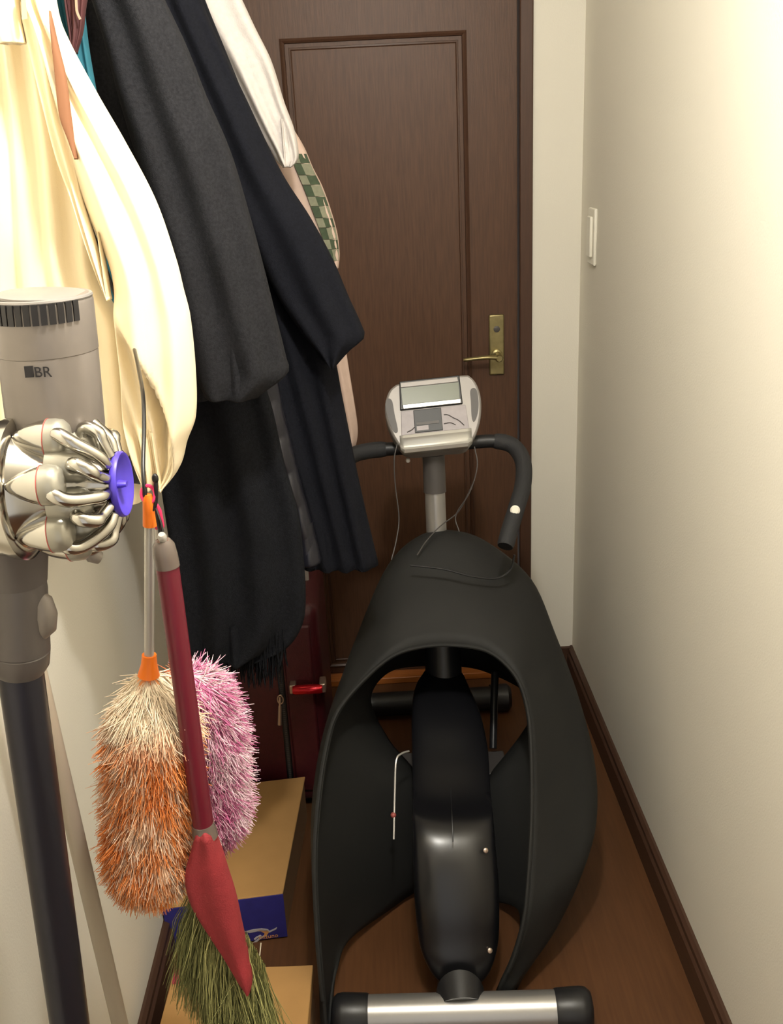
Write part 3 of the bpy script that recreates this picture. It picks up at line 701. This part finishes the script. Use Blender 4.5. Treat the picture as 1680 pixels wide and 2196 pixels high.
oc = G().tube(corep, [max(.004, radf(i_ / ncp) * .62) for i_ in range(ncp + 1)], 20); 
oc.c = [W_[:3]] * 0
obj('fibre_core', oc, mat('orange_core', srgb(238, 160, 100), .8), od)
obj('fibres', strands(ax, radf, 34000, orange_cols, .034, 5), M['fibre'], od, sharp=0, kind='stuff')

pd = thing('pink_duster', 'fluffy pink microfibre duster hanging behind the red broom', 'duster', P(450, 1820, 1.09))
obj('handle_tube', G().tube([P(341, 1125, 1.0), P(345, 1180, 1.02), P(376, 1400, 1.07), P(392, 1432, 1.078)], .005, 14), M['alu'], pd)
obj('top_cap', G().tube([P(333, 1082, .985), P(336, 1096, .99), P(341, 1128, 1.0)], [.003, .0055, .006], 14), M['hotpink'], pd)
ax2 = [P(408, 1448, 1.08), P(416, 1490, 1.085), P(432, 1580, 1.09), P(440, 1690, 1.09), P(448, 1772, 1.09)]
radp = lambda s: (.037 + .012 * sstep(.2, .45, s)) * min(1, .3 + s * 7) * (1 if s < .85 else (1 - .4 * (s - .85) / .15))
corep = spline(ax2, 10); ncp = len(corep) - 1
obj('fibre_core', G().tube(corep, [radp(i_ / ncp) * .55 * min(1, .02 + max(0, i_ / ncp - .02) * 5) for i_ in range(ncp + 1)], 20), mat('pink_core', srgb(214, 150, 184), .8), pd)
obj('fibres', strands(ax2, radp, 28000, pink_cols, .034, 8, droop=.55), M['fibre'], pd, sharp=0, kind='stuff')

br = thing('broom', 'red handled straw hand broom with red cloth sheath, hanging before both dusters', 'broom', P(500, 2250, .96))
b0, b1 = P(358, 1205, .965), P(437, 1775, .965)
obj('handle_tube', G().tube([b0, lerp(b0, b1, .5), b1], .0123, 24), M['broomred'], br)
obj('handle_cap', G().tube([P(349, 1158, .965), P(351, 1168, .965), P(355, 1190, .965), P(360, 1215, .965)], [.008, .0115, .0128, .013], 24), M['clear'], br)
obj('cap_ring', G().lathe(P(350, 1159, .962), (0, -.4, 1), [(0, .004), (.006, .005), (.009, .0035)], 16), M['alu'], br)
for (xa_, xb_) in ((333, 346), (340, 352)):
    obj('hanging_cord', G().tube(spline([P(334, 1090, .975), P((xa_ + xb_) / 2, 1125, .968), P(xb_, 1162, .963)], 6), .0016, 6), M['hookb'], br)
obj('collar', G().tube([P(435, 1765, .965), P(438, 1780, .965), P(441, 1794, .965)], [.0132, .0145, .015], 24), M['clear'], br)
sh_rows = [(1780, 420, 458), (1800, 416, 466), (1830, 408, 478), (1868, 398, 490), (1905, 401, 502), (1940, 414, 511), (1980, 438, 519), (2030, 472, 530), (2070, 497, 540), (2095, 513, 543), (2106, 524, 541)]
obj('cloth_sheath', cloth(sh_rows, .965, .020, 1, .002, 20, 48, 60, rough=.004, hem=False, pw=.8), M['broomcloth'], br, sharp=0)
random.seed(21)
g = G()
for i in range(4200):
    u = random.random() ** .85
    # start along the sheath's lower left edge, end along the spread tips
    sx, sy_ = lerp(408, 530, u), lerp(1890, 2096, u)
    ex, ey = lerp(372, 612, u) + random.gauss(0, 12), lerp(2090, 2290, min(1, u * 1.25)) + random.uniform(-60, 60)
    d0 = .974 + random.gauss(0, .004); d2 = .984 + random.gauss(0, .018)
    if random.random() < .35: ex = lerp(440, 600, random.random()); ey = random.uniform(2200, 2330)
    a = P(sx + random.uniform(10, 40), sy_ + random.uniform(-30, -4), d0); b = P(ex, ey, d2)
    mid = lerp(a, b, .5) + Vector((random.gauss(0, .004), random.gauss(0, .004), 0)) + Vector((-.004, 0, 0))
    k0 = len(g.v); g.tube([a, mid, b], [.00055, .0005, .0003], 3, caps=False)
    v = random.random(); c = mixc(srgb(96, 98, 52), srgb(190, 186, 120), v ** 1.3)
    g.c += [c] * (len(g.v) - k0)
obj('bristles', g, M['straw'], br, sharp=0, kind='stuff')
obj('loose_thread', G().tube(spline([P(560, 2022, 1.40), P(557, 2050, 1.39), P(554, 2076, 1.38)], 4), .0012, 6), M['string'], t2)

# ------------------------------------------------------------------ vacuum cleaner
D0 = .86
vc = thing('cordless_vacuum', 'grey cordless stick vacuum with silver cyclones and purple filter cap', 'vacuum cleaner', (P(60, 1500, D0).x, D0, 0))
# motor housing: upright cylinder
ct, cb = P(92, 640, D0), P(122, 915, D0)
axv = (ct - cb).normalized(); hgt = (ct - cb).length
def hprof():
    r = .0425
    return [(-.02, r * .95), (0, r), (hgt * .58, r), (hgt * .60, r * .985), (hgt * .605, r * 1.0), (hgt * .97, r * .985), (hgt, r * .96), (hgt + .003, r * .9)]
n = 72
rows = []
for a_, r in hprof():
    ring = []
    for j in range(n):
        an = 2 * PI * j / n; rr = r
        if a_ <= hgt * .58: rr *= 1 - .012 * (1 if int(j / 5) % 3 == 0 else 0)
        elif a_ > hgt * .6: rr *= 1 - .008 * (j % 2)
        ring.append(cb + axv * a_ + Vector((math.cos(an), math.sin(an), 0)) * rr)
    rows.append(ring)
g = G().grid(rows, close_u=True); g.f.append(tuple(range(n - 1, -1, -1))); g.f.append(tuple(range(len(g.v) - n, len(g.v))))
mh = obj('motor_housing', g, M['vac'], vc, sharp=25)
for i in range(18):
    an = math.radians(-36 - i * 9.4); rad_ = Vector((math.cos(an), math.sin(an), 0)); tan_ = Vector((-math.sin(an), math.cos(an), 0))
    c = cb + rad_ * .0405
    z0_, z1_ = hgt * .855, hgt * 1.004
    obj('vent_slot', G().hexa([c + axv * z0_ + tan_ * s - rad_ * .002 * (0 if k_ else 1) + rad_ * .0025 * k_ for s, k_ in ((-.0026, 0), (-.0026, 1), (.0026, 1), (.0026, 0))],
                              [c + axv * z1_ + tan_ * s - rad_ * .002 * (0 if k_ else 1) + rad_ * .0025 * k_ for s, k_ in ((-.0026, 0), (-.0026, 1), (.0026, 1), (.0026, 0))]), M['slot'], mh)
obj('top_plate', G().lathe(cb + axv * (hgt + .002), axv, [(0, .0385), (.002, .0385), (.003, .036)], 40), M['silver2'], mh)  # lighter silver than the housing puts lamp light on top into the colour
obj('top_rim', G().tube([cb + axv * (hgt + .001) + Vector((math.cos(t), math.sin(t), 0)) * .0395 for t in [2*PI*i_/48 for i_ in range(49)]], .0022, 8), M['silver2'], mh)
# small dark mark on the housing: a block and two characters
fa = math.radians(-86)
rad_ = Vector((math.cos(fa), math.sin(fa), 0)); tan_ = Vector((-math.sin(fa), math.cos(fa), 0))
mo = cb + axv * (hgt * .485) + rad_ * .0433 - tan_ * .010
obj('label_block', G().prism([(-.001, 0), (.0060, 0), (.0060, .0095), (-.001, .0095)], (mo, tan_, axv, rad_), .001), M['slot'], mh)
fc = bpy.data.curves.new('label_mark', 'FONT'); fc.body = 'BR'; fc.size = .0125; fc.extrude = .0003; fc.materials.append(M['slot'])
fo = bpy.data.objects.new('label_mark', fc); COL.objects.link(fo); fo.parent = mh
fo.matrix_local = Matrix.Translation(mo + tan_ * .0066 + rad_ * .0004 - wloc(mh)) @ Matrix(((tan_.x, axv.x, rad_.x), (tan_.y, axv.y, rad_.y), (tan_.z, axv.z, rad_.z))).to_4x4(); to_mesh(fo)
# lower part of the housing dipping into the cyclone
obj('housing_skirt', G().tube([cb + axv * .004, cb - axv * .03 + Vector((.004, 0, 0)), cb - axv * .075 + Vector((.006, .012, 0))], [.0385, .0375, .034], 40), M['vac'], vc)
# battery and handle column on the left
hcx = P(-40, 800, .90)
obj('handle', G().tube(spline([P(-60, 700, .90), P(-70, 800, .90), P(-60, 920, .90), P(-40, 1100, .90)], 6), .022, 20), M['vacd'], vc)
# cyclone pack: axis along +X
ca = Vector((.999, -.03, -.005)).normalized(); co = P(56, 1046, D0 - .03); KA = .885; KR = 1.07
ex = Vector((0, -1, 0)); ex = (ex - ca * ex.dot(ca)).normalized(); ez = ca.cross(ex)     # ex: to camera
if ez.z > 0: ez = -ez                                                                     # ez: downwards
def cyl(a_, r, deg): 
    t = math.radians(deg); return co + ca * a_ * KA + (ex * math.cos(t) + ez * math.sin(t)) * r * KR
obj('cyclone_flange', G().lathe(co, ca, [(-.06, .056), (-.03, .058), (-.014, .0605), (-.008, .063), (0, .064), (.002, .061), (.003, .057)], 64), M['chrome'], vc)
obj('bin', G().lathe(co, ca, [(-.16, .05), (-.15, .055), (-.06, .055)], 48), M['vac'], vc)
obj('cyclone_core', G().lathe(co, ca, [(0, .056), (.010, .052), (.022, .046), (.034, .040), (.05, .034), (.060, .030), (.069, .026), (.078, .0245), (.0815, .0245)], 48), M['chrome'], vc)
for i in range(7):
    dg = -20 + i * 360 / 7
    a0, a1 = cyl(.004, .050, dg), cyl(.046, .0475, dg); axd = a1 - a0; Lc = axd.length
    cn_ = obj('cyclone_cone', G().lathe(a0, axd, [(0, .003), (.004, .0068), (.012, .0112), (.022, .0148), (.030, .0168)], 24), M['chrome'], vc)
    obj('cyclone_cup', G().lathe(a0, axd, [(.030, .0170), (.036, .0174), (.042, .0167), (.046, .0135), (.048, .006)], 24), M['cup'], cn_)
    obj('seal_ring', G().lathe(a0, axd, [(.0288, .0160), (.029, .0173), (.0298, .0173), (.0300, .0160)], 24, caps=False), M['redring'], cn_)
for i in range(7):
    dg = -20 + (i + .5) * 360 / 7
    a0, a1 = cyl(.036, .037, dg), cyl(.075, .032, dg); axd = a1 - a0
    ic = obj('inner_cup', G().lathe(a0, axd, [(0, .013), (.010, .0145), (.022, .0145), (.024, .0140), (.026, .0145), (.032, .0125), (.036, .008), (.0375, .003)], 24), M['cup'], vc)
for i in range(14):
    dg = -20 + (i * .5 + .22) * 360 / 7
    big = i % 2 == 0
    r0 = .052 if big else .044; s0 = .044 if big else .062
    q_ = spline([cyl(s0, r0 - .010, dg - 6), cyl(s0 + .006, r0 + .0045, dg - 4), cyl(s0 + .020, r0 + .002, dg + 2), cyl(.085, .038, dg + 5), cyl(.090, .026, dg + 6)], 6)
    m_ = len(q_)
    obj('air_duct', G().tube(q_, [lerp(.0072, .0050, k_ / (m_ - 1)) for k_ in range(m_)], 12), M['chrome'], vc)
obj('bin_latch', G().tube([cyl(.048, .058, 96), cyl(.053, .066, 96), cyl(.058, .070, 98)], [.006, .0075, .006], 14), M['vac'], vc)
fcp = obj('filter_cap', G().lathe(co, ca, [(.081, .0262), (.083, .0288), (.086, .0292), (.088, .0280), (.0875, .0255), (.0845, .0215), (.0825, .012), (.082, .001)], 48), M['purple'], vc, sharp=50)
obj('cap_bar', G().tube([co + ca * .081, co + ca * .085, co + ca * .0895], [.006, .0055, .004], 14, flat=.6), M['purple'], fcp)
# wand collar, button, wand and floor head
w0, w1, w2 = P(36, 1180, D0), P(44, 1440, D0), P(149, 2190, D0 + .01)
wd = (w2 - w1).normalized()
base_ = w1 + wd * ((.07 - w1.z) / wd.z)
obj('wand_neck', G().tube([P(24, 1150, D0), P(30, 1190, D0), lerp(w0, w1, .25)], [.036, .031, .027], 32), M['vacd'], vc)
col_ = obj('wand_collar', G().tube([lerp(w0, w1, .22), lerp(w0, w1, .30), lerp(w0, w1, .80), lerp(w0, w1, .805), lerp(w0, w1, .815), lerp(w0, w1, .93), w1], [.0255, .027, .0285, .0272, .0285, .0275, .0225], 40), M['vacd'], vc, sharp=25)
bc = P(94, 1318, D0)
obj('release_button', G().tube([P(74, 1272, D0 - .004), P(88, 1290, D0 - .004), P(95, 1318, D0 - .004), P(96, 1345, D0 - .004), P(84, 1366, D0 - .004)], [.006, .011, .0125, .011, .006], 18, flat=1.0), M['vac'], col_)
obj('wand', G().tube([w1 - wd * .02, lerp(w1, base_, .5), base_], .0218, 36), M['wand'], vc)
obj('floor_head', G().box((base_.x - .11, base_.y - .05, .004), (base_.x + .13, base_.y + .05, .05)).tube([base_ + Vector((0, 0, .02)), base_ + Vector((0, 0, -.03))], .025, 16), M['vacd'], vc, bevel=.008)

# grey pole leaning in the corner between vacuum and wall
p0_, p1_ = P(174, 1840, 1.05), P(256, 2190, 1.05)
dv = (p1_ - p0_).normalized()
pb = p1_ + dv * ((0.004 - p1_.z) / dv.z); ptp = p0_ - dv * .42
pv = thing('grey_pole', 'pale grey round pole standing against the left wall behind the vacuum', 'pole', pb)
obj('pole_tube', G().tube([ptp, pb], .0112, 24), M['pole'], pv)
obj('pole_cap', G().lathe(pb, -dv, [(0, .010), (.002, .0135), (.03, .0135), (.032, .0115)], 20), M['greyp'], pv)
